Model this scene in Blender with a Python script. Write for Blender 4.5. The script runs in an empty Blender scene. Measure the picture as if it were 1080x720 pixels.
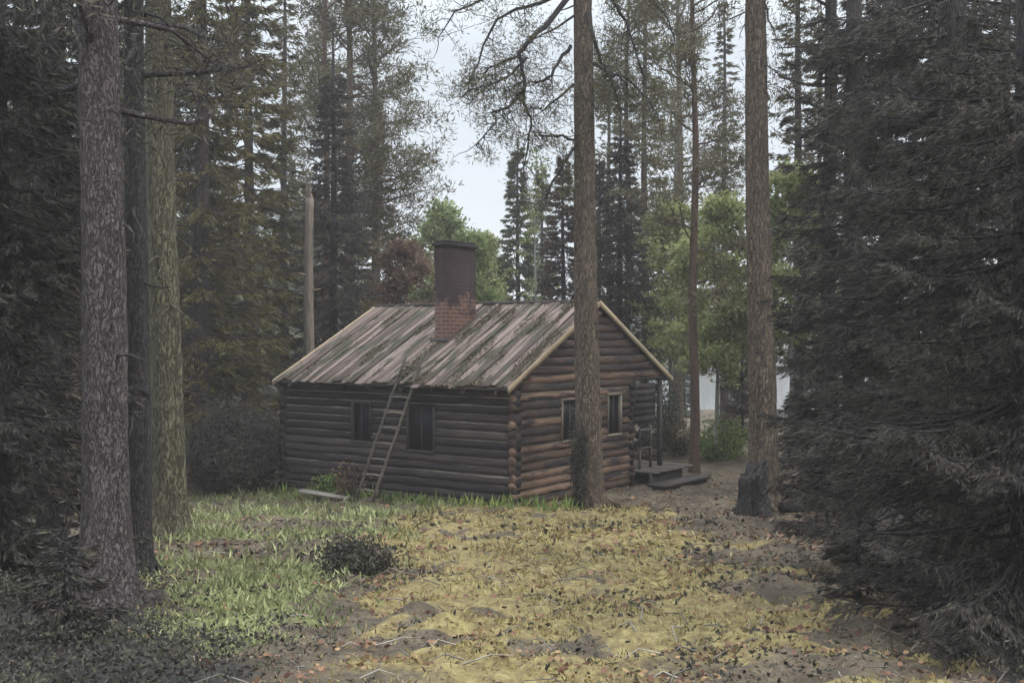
import bpy, math, random
import numpy as np
from mathutils import Vector
rng = np.random.default_rng(7)
random.seed(7)
SC = bpy.context.scene
COL = SC.collection
F = 1144.0; HY = 358.0
def smooth(a, b, x):
    t = np.clip((x-a)/(b-a), 0, 1); return t*t*(3-2*t)
# ------------------------------------------------------------------ terrain
def gh(x, y):
    x = np.asarray(x, float); y = np.asarray(y, float)
    z = -1.68 - .073*np.clip(y, -20, 21) - .012*np.clip(y-21, 0, 60)
    z = z + .03*np.clip(x, -8, 0)*smooth(6, 20, y)
    z = z + .07*np.clip(x-5, 0, 12)*(1-smooth(24, 36, y))
    z = z + .05*np.clip(-x-7, 0, 30)
    z = z + .045*np.sin(x*1.7+y*.6)*np.sin(y*1.1-x*.4) + .03*np.sin(x*3.9+1)*np.sin(y*3.1+2) + .012*np.sin(x*9+y*4)*np.sin(y*11-x*3)
    m = smooth(-15, -5, x)*smooth(56, 66, y)*(1-smooth(225, 250, y))
    z = z - 4.2*m
    z = z + smooth(250, 420, y)*5
    return z
_r = np.random.default_rng(3); _wv = [(_r.uniform(0, 6.28), 6.28/_r.uniform(.28, .9), _r.uniform(0, 6.28)) for _ in range(16)]
def relief(x, y): return sum(np.sin((x*math.cos(a)+y*math.sin(a))*k+p)*.045/k for a, k, p in _wv)*2.2
_gh0 = gh
def gh(x, y):
    x = np.asarray(x, float); y = np.asarray(y, float)
    return _gh0(x, y)+relief(x, y)*(smooth(30, 24, y) if False else np.where(y < 26, 1, 0))
def G(x, y): return float(gh(x, y))
def at(px, py, d): return Vector(((px-540)/F*d, d, (HY-py)/F*d))
# ------------------------------------------------------------------ mesh helpers
def np_mesh(name, V, Fq, tone=None, smooth_=False):
    V = np.asarray(V, np.float32).reshape(-1, 3); Fq = np.asarray(Fq, np.int32)
    n = Fq.shape[1]
    me = bpy.data.meshes.new(name)
    me.vertices.add(len(V)); me.vertices.foreach_set('co', V.ravel())
    me.loops.add(Fq.size); me.loops.foreach_set('vertex_index', Fq.ravel())
    me.polygons.add(len(Fq)); me.polygons.foreach_set('loop_start', np.arange(0, Fq.size, n, dtype=np.int32))
    if smooth_: me.polygons.foreach_set('use_smooth', np.ones(len(Fq), bool))
    if tone is not None:
        a = me.attributes.new('tone', 'FLOAT', 'FACE'); a.data.foreach_set('value', np.asarray(tone, np.float32))
    me.update(); me.validate()
    return me
class MB:
    def __init__(s): s.V = []; s.F = []; s.T = []; s.n = 0
    def add(s, V, Fq, t=None):
        V = np.asarray(V, float).reshape(-1, 3); Fq = np.asarray(Fq, int)
        s.V.append(V); s.F.append(Fq + s.n); s.n += len(V)
        s.T.append(np.full(len(Fq), random.random() if t is None else t) if np.ndim(t) == 0 else t)
    def box(s, a, b, t=None, jit=0):
        (x0, y0, z0), (x1, y1, z1) = a, b
        V = np.array([(x0,y0,z0),(x1,y0,z0),(x1,y1,z0),(x0,y1,z0),(x0,y0,z1),(x1,y0,z1),(x1,y1,z1),(x0,y1,z1)], float)
        if jit: V += rng.normal(0, jit, V.shape)
        s.add(V, [(0,3,2,1),(4,5,6,7),(0,1,5,4),(1,2,6,5),(2,3,7,6),(3,0,4,7)], t)
    def tube(s, pts, rad, n=8, jit=0, t=None, cap=True, wob=0):
        pts = [np.array(p, float) for p in pts]; m = len(pts)
        rad = np.broadcast_to(np.asarray(rad, float), (m,))
        V = []; ph = rng.uniform(0, 6.28)
        a = np.arange(n)/n*2*math.pi
        U = None
        for i, p in enumerate(pts):
            d = pts[min(i+1, m-1)] - pts[max(i-1, 0)]; d = d/(np.linalg.norm(d)+1e-9)
            if U is None:
                r = np.array((1, 0, 0)) if abs(d[0]) < .8 else np.array((0, 1, 0))
            else: r = U
            U = r - d*np.dot(r, d); U = U/(np.linalg.norm(U)+1e-9); W = np.cross(d, U)
            rr = rad[i]*(1 + rng.normal(0, jit, n) if jit else np.ones(n))
            if wob: rr = rr*(1+wob*np.sin(a*3+ph)+wob*.6*np.sin(a*5+i*.13+ph*2))
            V.append(p + np.outer(np.cos(a)*rr, U) + np.outer(np.sin(a)*rr, W))
        V = np.concatenate(V); Fq = []
        i = np.arange(m-1)[:, None]*n; j = np.arange(n)[None, :]; k = (j+1) % n
        Fq = np.stack([(i+j), (i+k), (i+n+k), (i+n+j)], -1).reshape(-1, 4)
        if cap:
            c = len(V); V = np.concatenate([V, pts[0][None], pts[-1][None]])
            ee = []
            for q in range(0, n, 2):
                ee.append((c, (q+2) % n, q+1, q)); b = (m-1)*n
                ee.append((c+1, b+q, b+q+1, b+(q+2) % n))
            Fq = np.concatenate([Fq, np.array(ee)])
        s.add(V, Fq, t)
    def build(s, name, mat, parent=None, sm=False):
        me = np_mesh(name, np.concatenate(s.V), np.concatenate(s.F), np.concatenate(s.T), sm)
        me.materials.append(mat)
        return link(name, me, parent)
def link(name, data, parent=None):
    o = bpy.data.objects.new(name, data); COL.objects.link(o)
    if parent: o.parent = parent
    return o
def tag(o, label=None, cat=None, group=None, kind=None):
    if label: o['label'] = label
    if cat: o['category'] = cat
    if group: o['group'] = group
    if kind: o['kind'] = kind
    return o
def empty(name, loc, rz=0):
    o = link(name, None); o.location = loc; o.rotation_euler = (0, 0, rz); return o
def norm(v): return v/(np.linalg.norm(v, axis=-1, keepdims=True)+1e-9)
def blades(P, D, L, W, side=None):
    """diamond blades: P (n,3) roots, D (n,3) dirs, L, W (n,)"""
    n = len(P); D = norm(D)
    R = rng.normal(size=(n, 3)) if side is None else side
    S = norm(np.cross(D, R)); L = np.broadcast_to(L, (n,))[:, None]; W = np.broadcast_to(W, (n,))[:, None]
    V = np.stack([P, P+D*L*.45+S*W/2, P+D*L, P+D*L*.45-S*W/2], 1)
    return V.reshape(-1, 3)
def blade_obj(name, V, mat, parent=None, tone=None):
    n = len(V)//4
    Fq = np.arange(n*4).reshape(-1, 4)
    if tone is None: tone = rng.random(n)
    me = np_mesh(name, V, Fq, tone); me.materials.append(mat)
    return link(name, me, parent)
# ------------------------------------------------------------------ materials
def nodes(name):
    m = bpy.data.materials.new(name); m.use_nodes = True; nt = m.node_tree
    b = nt.nodes['Principled BSDF']; b.inputs['Specular IOR Level'].default_value = .25
    return m, nt, b
def N(nt, t, **kw):
    n = nt.nodes.new(t)
    for k, v in kw.items():
        if k.startswith('_'): setattr(n, k[1:], v)
        else: n.inputs[k.replace('__', ' ')].default_value = v
    return n
def ramp(nt, fac, stops):
    r = nt.nodes.new('ShaderNodeValToRGB'); e = r.color_ramp.elements
    while len(e) < len(stops): e.new(.5)
    for el, (p, c) in zip(e, stops): el.position = p; el.color = (*c, 1)
    nt.links.new(fac, r.inputs[0]); return r.outputs[0]
def mixc(nt, fac, a, b):
    m = nt.nodes.new('ShaderNodeMix'); m.data_type = 'RGBA'
    for sock, v in ((m.inputs[0], fac), (m.inputs[6], a), (m.inputs[7], b)):
        if hasattr(v, 'links'): nt.links.new(v, sock)
        else: sock.default_value = v if isinstance(v, (int, float)) else (*v, 1)
    return m.outputs[2]
def coords(nt, scale):
    tc = nt.nodes.new('ShaderNodeTexCoord'); mp = nt.nodes.new('ShaderNodeMapping')
    mp.inputs['Scale'].default_value = scale; nt.links.new(tc.outputs['Object'], mp.inputs[0]); return mp.outputs[0]
def noise(nt, vec, sc, det=5, rough=.6):
    n = N(nt, 'ShaderNodeTexNoise', Scale=sc, Detail=det, Roughness=rough); nt.links.new(vec, n.inputs['Vector']); return n.outputs[0]
def tone_out(nt):
    a = nt.nodes.new('ShaderNodeAttribute'); a.attribute_name = 'tone'; return a.outputs['Fac']
def bump(nt, b, h, s, d=.02):
    n = N(nt, 'ShaderNodeBump', Strength=s, Distance=d); nt.links.new(h, n.inputs['Height']); nt.links.new(n.outputs[0], b.inputs['Normal'])
def foliage(name, cols, trans=.25, clump=.9):
    m, nt, b = nodes(name)
    v = coords(nt, (1, 1, 1)); n = noise(nt, v, clump, 3, .6)
    mt = N(nt, 'ShaderNodeMath', _operation='MULTIPLY_ADD'); mt.inputs[1].default_value = .42; nt.links.new(tone_out(nt), mt.inputs[0])
    m2 = N(nt, 'ShaderNodeMath', _operation='MULTIPLY'); m2.inputs[1].default_value = .6; nt.links.new(n, m2.inputs[0]); nt.links.new(m2.outputs[0], mt.inputs[2])
    c = ramp(nt, mt.outputs[0], [(.25+.5*i/(len(cols)-1), x) for i, x in enumerate(cols)])
    nt.links.new(c, b.inputs['Base Color']); b.inputs['Roughness'].default_value = .7; b.inputs['Specular IOR Level'].default_value = .1
    if trans:
        t = nt.nodes.new('ShaderNodeBsdfTranslucent'); nt.links.new(c, t.inputs[0])
        mx = nt.nodes.new('ShaderNodeMixShader'); mx.inputs[0].default_value = trans
        nt.links.new(b.outputs[0], mx.inputs[1]); nt.links.new(t.outputs[0], mx.inputs[2])
        nt.links.new(mx.outputs[0], nt.nodes['Material Output'].inputs[0])
    return m
def bark(name, cols, sc=(9, 9, 2.2), bs=.9, lichen=None, lthr=.6, dist=.03):
    m, nt, b = nodes(name)
    v = coords(nt, sc)
    vo = N(nt, 'ShaderNodeTexVoronoi', Scale=2.3, _feature='DISTANCE_TO_EDGE')
    nn = N(nt, 'ShaderNodeTexNoise', Scale=1.9, Detail=8); nt.links.new(v, nn.inputs[0])
    ad = N(nt, 'ShaderNodeVectorMath', _operation='MULTIPLY_ADD'); ad.inputs[1].default_value = (1.6, 1.6, 1.6)
    nt.links.new(nn.outputs[1], ad.inputs[0]); nt.links.new(v, ad.inputs[2]); nt.links.new(ad.outputs[0], vo.inputs['Vector'])
    crack = N(nt, 'ShaderNodeMapRange'); crack.inputs['From Max'].default_value = .16; nt.links.new(vo.outputs[0], crack.inputs[0])
    f = noise(nt, v, 2.5, 8, .7)
    c = ramp(nt, f, [(.3+.4*i/(len(cols)-1), x) for i, x in enumerate(cols)])
    c = mixc(nt, crack.outputs[0], tuple(q*.62 for q in cols[0]), c)
    if lichen:
        l = noise(nt, coords(nt, (5, 5, 3)), 1.6, 6, .75)
        lm = N(nt, 'ShaderNodeMapRange'); lm.inputs['From Min'].default_value = lthr; lm.inputs['From Max'].default_value = lthr+.05; nt.links.new(l, lm.inputs[0])
        c = mixc(nt, lm.outputs[0], c, lichen)
    nt.links.new(c, b.inputs['Base Color']); b.inputs['Roughness'].default_value = .9
    mu = N(nt, 'ShaderNodeMath', _operation='MULTIPLY_ADD'); mu.inputs[1].default_value = .6
    nt.links.new(f, mu.inputs[0]); nt.links.new(crack.outputs[0], mu.inputs[2])
    bump(nt, b, mu.outputs[0], bs, dist)
    return m
def wood(name, cols, sc, spread=.5, rough=.85, moss=None, mthr=.55, msc=(1, 1, 1), bs=.5):
    m, nt, b = nodes(name)
    v = coords(nt, sc); f = noise(nt, v, 1, 7, .65)
    mt = N(nt, 'ShaderNodeMath', _operation='MULTIPLY_ADD'); mt.inputs[1].default_value = spread; nt.links.new(tone_out(nt), mt.inputs[0])
    m2 = N(nt, 'ShaderNodeMath', _operation='MULTIPLY_ADD'); m2.inputs[1].default_value = 1-spread*.5; m2.inputs[2].default_value = -spread*.25; nt.links.new(f, m2.inputs[0]); nt.links.new(m2.outputs[0], mt.inputs[2])
    c = ramp(nt, mt.outputs[0], [(.25+.5*i/(len(cols)-1), x) for i, x in enumerate(cols)])
    if moss:  # also carries the painted shade patches of the gable logs
        l = noise(nt, coords(nt, msc), 1, 6, .7)
        lm = N(nt, 'ShaderNodeMapRange'); lm.inputs['From Min'].default_value = mthr; lm.inputs['From Max'].default_value = mthr+.07; nt.links.new(l, lm.inputs[0])
        c = mixc(nt, lm.outputs[0], c, moss)
    nt.links.new(c, b.inputs['Base Color']); b.inputs['Roughness'].default_value = rough
    bump(nt, b, f, bs, .01)
    return m
M = {}
M['spruce'] = foliage('spruce_needles', [(.050,.045,.022), (.10,.088,.040), (.175,.150,.072)])
M['spruce_brown'] = foliage('brownish_spruce_needles', [(.045,.034,.028), (.085,.064,.050), (.14,.105,.075)])
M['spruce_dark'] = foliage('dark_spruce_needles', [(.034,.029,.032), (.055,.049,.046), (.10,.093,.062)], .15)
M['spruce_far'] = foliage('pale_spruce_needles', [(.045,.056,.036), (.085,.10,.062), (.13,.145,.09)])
M['pine'] = foliage('pine_needles', [(.052,.048,.028), (.10,.092,.050), (.16,.145,.08)])
M['birch'] = foliage('birch_leaves', [(.10,.13,.05), (.21,.26,.10), (.40,.44,.20)], .5)
M['yellow'] = foliage('aspen_leaves', [(.14,.16,.06), (.29,.32,.13), (.50,.51,.26)], .5)
M['russet'] = foliage('rowan_leaves', [(.09,.055,.04), (.165,.105,.075), (.25,.17,.12)], .4)
M['bilberry'] = foliage('bilberry_leaves', [(.026,.024,.024), (.045,.042,.036), (.085,.085,.055)], .1)
M['fern'] = foliage('fresh_leaves', [(.08,.13,.03), (.17,.24,.07), (.30,.36,.12)], .35)
M['grass'] = foliage('green_grass', [(.09,.10,.045), (.22,.24,.11), (.44,.46,.24)], .3, .7)
M['gold'] = foliage('golden_grass', [(.11,.08,.045), (.25,.20,.085), (.46,.395,.18)], .3, .8)
M['litter'] = foliage('needle_litter', [(.05,.035,.028), (.13,.09,.065), (.27,.21,.15)], 0, 2)
M['roof_moss'] = foliage('roof_moss_clumps', [(.055,.045,.03), (.095,.082,.048), (.15,.13,.07)], 0, 3)
M['leaf'] = foliage('fallen_leaves', [(.10,.05,.04), (.20,.11,.075), (.30,.20,.11)], .1, 5)
M['bark_spruce'] = bark('grey_brown_bark', [(.07,.058,.060), (.11,.090,.090), (.175,.145,.14)], sc=(13, 13, 4.5), lichen=(.26,.26,.25), lthr=.62, dist=.05)
M['bark_moss'] = bark('mossy_bark', [(.07,.066,.045), (.13,.12,.078), (.20,.185,.115)], lichen=(.16,.13,.09), lthr=.64)
M['bark_pine'] = bark('pine_bark', [(.08,.062,.048), (.155,.118,.086), (.24,.18,.13)], lichen=(.055,.035,.042), lthr=.6)
M['bark_red'] = bark('red_pine_bark', [(.08,.052,.04), (.145,.09,.066), (.23,.145,.10)], sc=(20, 20, 5))
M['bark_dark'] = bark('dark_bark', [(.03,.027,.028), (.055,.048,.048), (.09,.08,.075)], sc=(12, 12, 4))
M['bark_birch'] = bark('pale_birch_bark', [(.22,.21,.18), (.38,.37,.33), (.52,.5,.46)], sc=(14, 14, 30), bs=.3, lichen=(.05,.045,.04), lthr=.62)
M['snag'] = wood('bare_snag_wood', [(.10,.085,.07), (.19,.15,.12), (.36,.22,.14)], (14, 14, 1.5), bs=.9, moss=(.09,.08,.065), mthr=.52, msc=(6, 6, 1.5))
M['log_long'] = wood('shaded_weathered_logs', [(.012,.010,.012), (.022,.017,.019), (.068,.054,.048)], (1.6, 28, 28), .3)  # same logs with the long wall's shade put into the colour
M['log_gable'] = wood('lit_weathered_logs', [(.04,.027,.023), (.10,.06,.042), (.23,.145,.10)], (28, 1.6, 28), .5, moss=(.03,.025,.027), mthr=.50, msc=(3, .9, 7))  # lit tone of the logs; dark patches paint the shade under the roof
M['roof'] = wood('weathered_roof_boards', [(.075,.053,.047), (.13,.093,.082), (.22,.165,.142)], (22, 1.3, 1.3), .75, moss=(.055,.052,.034), mthr=.50, msc=(3.6, .9, .9), bs=.9)
M['deck'] = wood('worn_dark_deck', [(.05,.043,.038), (.09,.078,.066), (.16,.14,.12)], (3, 14, 6), .5)
M['log_glint'] = wood('pale_log_glints', [(.07,.06,.052), (.15,.13,.11), (.30,.26,.22)], (3, 3, 9), .3)  # pale tone stands for light catching the log edges
M['barge'] = wood('pale_edge_boards', [(.20,.145,.09), (.34,.26,.17), (.46,.37,.25)], (14, 2, 2), .4)
M['dark_wood'] = wood('blackened_wood', [(.025,.021,.022), (.045,.038,.037), (.08,.068,.062)], (12, 3, 6), .5)
M['grey_wood'] = wood('grey_weathered_wood', [(.09,.08,.07), (.18,.16,.14), (.30,.27,.23)], (10, 10, 3), .5)
M['ladder'] = wood('ladder_wood', [(.055,.048,.04), (.11,.095,.077), (.19,.165,.135)], (14, 14, 3), .5)
M['frame'] = wood('window_frame_paint', [(.09,.075,.055), (.15,.125,.095), (.24,.21,.165)], (14, 14, 4), .4)
def glass():
    m, nt, b = nodes('dark_window_glass')
    b.inputs['Base Color'].default_value = (.012,.012,.015,1); b.inputs['Roughness'].default_value = .3; b.inputs['Specular IOR Level'].default_value = .08
    n = noise(nt, coords(nt, (1, 1, 1)), 3, 2); bump(nt, b, n, .12, .02); return m
M['glass'] = glass()
def brick():
    m, nt, b = nodes('old_chimney_brick')
    tc = nt.nodes.new('ShaderNodeTexCoord'); sx = nt.nodes.new('ShaderNodeSeparateXYZ'); nt.links.new(tc.outputs['Object'], sx.inputs[0])
    ad = N(nt, 'ShaderNodeMath', _operation='ADD'); nt.links.new(sx.outputs[0], ad.inputs[0]); nt.links.new(sx.outputs[1], ad.inputs[1])
    cb = nt.nodes.new('ShaderNodeCombineXYZ'); nt.links.new(ad.outputs[0], cb.inputs[0]); nt.links.new(sx.outputs[2], cb.inputs[1])
    br = N(nt, 'ShaderNodeTexBrick', Scale=1.0); br.inputs['Brick Width'].default_value = .26; br.inputs['Row Height'].default_value = .085; br.inputs['Mortar Size'].default_value = .011
    br.inputs['Color1'].default_value = (.17,.075,.052,1); br.inputs['Color2'].default_value = (.12,.055,.042,1); br.inputs['Mortar'].default_value = (.20,.17,.15,1)
    nt.links.new(cb.outputs[0], br.inputs['Vector'])
    nz = noise(nt, tc.outputs['Object'], 2.2, 6, .6)
    # soot runs down from the top, thin low on the stack
    g = N(nt, 'ShaderNodeMapRange'); g.inputs['From Min'].default_value = 3.5; g.inputs['From Max'].default_value = 5.1; g.inputs['To Min'].default_value = -.10; g.inputs['To Max'].default_value = .30; nt.links.new(sx.outputs[2], g.inputs[0])
    s = N(nt, 'ShaderNodeMath', _operation='ADD'); nt.links.new(nz, s.inputs[0]); nt.links.new(g.outputs[0], s.inputs[1])
    mr = N(nt, 'ShaderNodeMapRange'); mr.inputs['From Min'].default_value = .47; mr.inputs['From Max'].default_value = .55; nt.links.new(s.outputs[0], mr.inputs[0])
    ms = N(nt, 'ShaderNodeMath', _operation='MULTIPLY'); ms.inputs[1].default_value = .86; nt.links.new(mr.outputs[0], ms.inputs[0]); c = mixc(nt, ms.outputs[0], br.outputs[0], (.030,.022,.027))
    nt.links.new(c, b.inputs['Base Color']); b.inputs['Roughness'].default_value = .9
    bump(nt, b, br.outputs[1], -.5, .01); return m
M['brick'] = brick()
def water():
    m, nt, b = nodes('lake_water')
    b.inputs['Base Color'].default_value = (.05,.06,.065,1); b.inputs['Roughness'].default_value = .08; b.inputs['Specular IOR Level'].default_value = .9
    n = noise(nt, coords(nt, (.6, 1.6, 1)), 1, 3); bump(nt, b, n, .15, .05); return m
M['water'] = water()
def ground_mat():
    m, nt, b = nodes('forest_floor')
    v = coords(nt, (1, 1, 1))
    a = nt.nodes.new('ShaderNodeAttribute'); a.attribute_name = 'zone'
    sp = nt.nodes.new('ShaderNodeSeparateColor'); nt.links.new(a.outputs['Color'], sp.inputs[0])
    n1 = noise(nt, v, 1.5, 7, .68); n2 = noise(nt, v, 9, 6, .7); n3 = noise(nt, v, 28, 5, .7)
    def thr(zone, nz, k=.9, w=.10):
        s = N(nt, 'ShaderNodeMath', _operation='MULTIPLY_ADD'); s.inputs[1].default_value = k; nt.links.new(nz, s.inputs[0]); nt.links.new(zone, s.inputs[2])
        r = N(nt, 'ShaderNodeMapRange'); r.inputs['From Min'].default_value = .95-w; r.inputs['From Max'].default_value = .95+w; nt.links.new(s.outputs[0], r.inputs[0]); return r.outputs[0]
    litter = ramp(nt, n3, [(.3,(.05,.038,.028)), (.5,(.12,.095,.066)), (.66,(.22,.18,.125))])
    litter = mixc(nt, ramp(nt, n2, [(.4,(0,0,0)), (.62,(.8,.8,.8))]), litter, (.17,.135,.095)); litter = mixc(nt, ramp(nt, n1, [(.42,(.75,.75,.75)), (.56,(0,0,0))]), litter, (.065,.052,.04))
    gold = ramp(nt, n2, [(.3,(.12,.085,.05)), (.5,(.24,.19,.085)), (.68,(.37,.31,.14))])
    green = ramp(nt, n2, [(.3,(.075,.08,.035)), (.5,(.17,.185,.075)), (.68,(.29,.31,.13))])
    dark = ramp(nt, n3, [(.3,(.03,.027,.028)), (.55,(.05,.046,.045)), (.7,(.085,.078,.07))])  # shade at both sides, painted as a dark floor colour
    c = mixc(nt, thr(sp.outputs[1], n1), litter, green)
    c = mixc(nt, thr(sp.outputs[0], n1), c, gold)
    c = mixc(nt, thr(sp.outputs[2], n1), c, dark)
    nt.links.new(c, b.inputs['Base Color']); b.inputs['Roughness'].default_value = .95
    ad = N(nt, 'ShaderNodeMath', _operation='ADD'); nt.links.new(n2, ad.inputs[0]); nt.links.new(n3, ad.inputs[1])
    bump(nt, b, ad.outputs[0], .9, .05); return m
M['ground'] = ground_mat()
# ------------------------------------------------------------------ ground zones (patches of moss, grass, litter; side shade painted in as dark floor)
def wob(x, y, s=1.0, k=0):
    return np.sin(x*1.3*s+k+1.7*np.sin(y*.9*s+k))*.5+np.sin(y*1.9*s+2*k+1.3*np.sin(x*1.6*s))*.5
def zones(x, y):
    w = wob(x, y, 1, .4); w2 = wob(x, y, 2.3, 1.9)
    c = np.interp(y, [5, 7, 9, 12, 16, 20], [.0, .1, .6, .4, .25, .3]); hw = np.interp(y, [5, 7, 9, 12, 16, 20.5, 21.5], [1.25, 1.35, 1.5, 1.75, 2.2, 2.45, 0])
    gold = 1-smooth(-.35, .55, np.abs(x-c)-hw+.3*w+.25*w2)
    green = smooth(-np.interp(y, [7, 10, 13, 20], [3.2, 4.4, 6, 7.2]), -np.interp(y, [7, 10, 13, 20], [2.2, 3.2, 4.6, 5.8]), x+.4*w)*(1-smooth(-2.2, -1.2, x+.3*w2))*smooth(7, 8.5, y)*(1-smooth(23, 26, y))
    green = green*np.where((y > 11.5) & (np.sin(y*1.75+.5*x+1.3*w) < .1), .12, 1.0)*(1-.6*smooth(.1, .5, wob(x, y, 2.7, .9)))
    green = np.maximum(green, (1-smooth(.6, 1.6, np.hypot((x+11.6)/1.2, (y-26)/1.6))))
    dk = smooth(0, 1.4, -x-np.interp(y, [5, 7, 9, 12, 16, 20], [.6, .9, 2.1, 4.0, 5.9, 8.2])+.4*w)  # mask of the painted shade on the left
    dk2 = smooth(0, 1.6, x-np.interp(y, [5, 7, 9, 12, 16, 22, 30], [2.1, 2.3, 2.6, 3.1, 3.7, 5.8, 10])+.4*w)  # mask of the painted shade on the right
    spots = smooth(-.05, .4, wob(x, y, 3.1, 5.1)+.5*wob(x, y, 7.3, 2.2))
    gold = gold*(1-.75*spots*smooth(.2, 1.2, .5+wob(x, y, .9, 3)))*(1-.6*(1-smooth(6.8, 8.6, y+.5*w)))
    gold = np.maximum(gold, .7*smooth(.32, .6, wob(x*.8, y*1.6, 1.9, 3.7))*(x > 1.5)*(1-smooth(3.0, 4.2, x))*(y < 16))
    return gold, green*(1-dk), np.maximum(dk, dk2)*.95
def make_ground():
    xs = np.unique(np.concatenate([np.arange(-9, 9.01, .09), np.linspace(-60, -9, 70), np.linspace(9, 60, 70), np.linspace(-600, -60, 20), np.linspace(60, 600, 20)]))
    ys = np.unique(np.concatenate([np.arange(4, 24, .09), np.linspace(-30, 4, 25), np.linspace(24, 60, 70), np.linspace(60, 300, 40), np.linspace(300, 900, 12)]))
    X, Y = np.meshgrid(xs, ys); Z = gh(X, Y)
    near = (np.abs(X) < 10) & (Y > 3) & (Y < 25)
    Z = Z + np.where(near, rng.normal(0, .009, X.shape), 0)
    V = np.stack([X, Y, Z], -1).reshape(-1, 3); nx = len(xs)
    i, j = np.meshgrid(np.arange(len(ys)-1), np.arange(nx-1), indexing='ij'); q = (i*nx+j).ravel()
    me = np_mesh('ground', V, np.stack([q, q+1, q+nx+1, q+nx], 1), None, True)
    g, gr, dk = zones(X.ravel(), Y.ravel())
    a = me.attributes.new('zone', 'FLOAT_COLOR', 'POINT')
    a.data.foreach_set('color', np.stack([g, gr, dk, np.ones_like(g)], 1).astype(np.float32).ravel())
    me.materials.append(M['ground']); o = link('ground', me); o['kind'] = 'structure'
make_ground()
lk = MB(); lk.add([(-60,50,-5.3),(260,50,-5.3),(260,262,-5.3),(-60,262,-5.3)], [(0,1,2,3)])
lake = lk.build('lake', M['water']); lake['kind'] = 'structure'
# ------------------------------------------------------------------ ground cover
def scatter(n, x0, x1, y0, y1, fn):
    x = rng.uniform(x0, x1, n); y = 1/rng.uniform(1/y1, 1/y0, n)   # denser near the camera
    k = rng.random(n) < fn(x, y); return x[k], y[k]
def in_house(x, y):
    dx, dy = x-.054, y-20.55; lx = dx*.812-dy*.583; ly = dx*.582+dy*.813
    return (lx > -6.3) & (lx < .1) & (ly > -.05) & (ly < 6.0)
def cover(name, n, box, fn, mat, L, W, up, label, cat, tuft=1):
    x, y = scatter(n, *box, lambda a, b: fn(a, b)*(~in_house(a, b)))
    x = np.repeat(x, tuft)+rng.normal(0, .03, len(x)*tuft); y = np.repeat(y, tuft)+rng.normal(0, .03, len(y)*tuft)
    P = np.stack([x, y, gh(x, y)+(.035 if 'fallen' in name else -.01)], 1)
    D = rng.normal(0, 1, P.shape); D[:, 2] = np.abs(D[:, 2])*up[0]+up[1]
    s = rng.uniform(.4, 1.5, len(P))*np.clip(y/11, .75, 1.5)
    o = blade_obj(name, blades(P, D, L*s, W*s), mat); tag(o, label, cat, kind='stuff'); return o
patch0 = lambda x, y, s, k: np.clip(.5+.8*wob(x, y, s, k), 0, 1)
cover('needle_litter', 190000, (-6, 8, 5.5, 27), lambda x, y: (1-.9*zones(x, y)[0])*(1-.5*zones(x, y)[2])*(.35+.65*patch0(x, y, 3, 1)), M['litter'], .06, .015, (.25,.05), 'brown needle and leaf litter lying on the bare forest floor', 'needle litter')
patch = lambda x, y, s, k: np.clip(.5+.8*wob(x, y, s, k), 0, 1)
cover('golden_grass', 52000, (-4, 5, 5.5, 22.5), lambda x, y: zones(x, y)[0]**1.5*np.clip(.1+patch(x, y, 2.6, .7), 0, 1), M['gold'], .075, .014, (.5,.35), 'short golden yellow grass and moss covering the clearing before the cabin', 'grass', 2)
cover('green_grass', 60000, (-8.5, -1, 8, 24), lambda x, y: zones(x, y)[1]*np.clip(.1+patch(x, y, 2.2, 2.7), 0, 1)+.15*(np.abs(y-22) < 2), M['grass'], .11, .018, (.7,.6), 'light green grass in strips left of the clearing', 'grass', 2)
cover('tall_grass_by_wall', 5000, (-6, 1.2, 19, 25), lambda x, y: np.clip(1-np.abs(((x-.054)*.582+(y-20.55)*.813)+.35)/.35, 0, 1), M['fern'], .15, .018, (1.2,1.6), 'fresh green grass fringe at the foot of the cabin wall', 'grass', 2).name = 'grass_fringe'
cover('fallen_leaves', 30000, (-7, 7, 5.5, 24), lambda x, y: np.clip(.5*(1-zones(x, y)[2]), 0, 1)*(patch(x, y, 1.7, 4.2)*patch(x, y, 4.3, 1.2))**1.6*2.2, M['leaf'], .06, .04, (.12,.04), 'fallen russet and tan leaves strewn over the forest floor', 'leaves')
cover('moss_cover', 26000, (-5, 6, 5.5, 20), lambda x, y: patch(x, y, 1.1, 5.2)**3*(1-zones(x, y)[2])*.8, M['bilberry'], .06, .03, (.5,.3), 'dark low bilberry sprigs patching the clearing', 'ground cover', 2).name = 'bilberry_sprigs'
def thicket(name, n, box, fn, mat, label, h, L=.042, W=.02):  # dark leaf cover added to carry the shade at the sides
    x, y = scatter(n, *box, lambda a, b: fn(a, b)*(~in_house(a, b)))
    hh = h*(.35+.65*patch(x, y, 1.5, 3.3))
    z = gh(x, y)+rng.random(len(x))**.6*hh
    P = np.stack([x, y, z], 1); D = rng.normal(0, 1, P.shape); D[:, 2] += .5
    o = blade_obj(name, blades(P, D, L*rng.uniform(.6, 1.4, len(P)), W*rng.uniform(.6, 1.3, len(P))), mat)
    tag(o, label, 'undergrowth', kind='stuff')
thicket('bilberry_thicket', 130000, (-9, -1, 4.5, 24), lambda x, y: zones(x, y)[2]*.9, M['bilberry'], 'dark bilberry thicket added for the shade on the forest floor at the left', .38)
thicket('heather_thicket', 90000, (1.8, 12, 4.5, 26), lambda x, y: zones(x, y)[2]*.9, M['bilberry'], 'dark bilberry and heather thicket added for the shade under the spruces at the right', .34)
tw = MB()
xs_, ys_ = scatter(420, -6, 6, 6, 22, lambda x, y: (~in_house(x, y))*.8)
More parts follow.
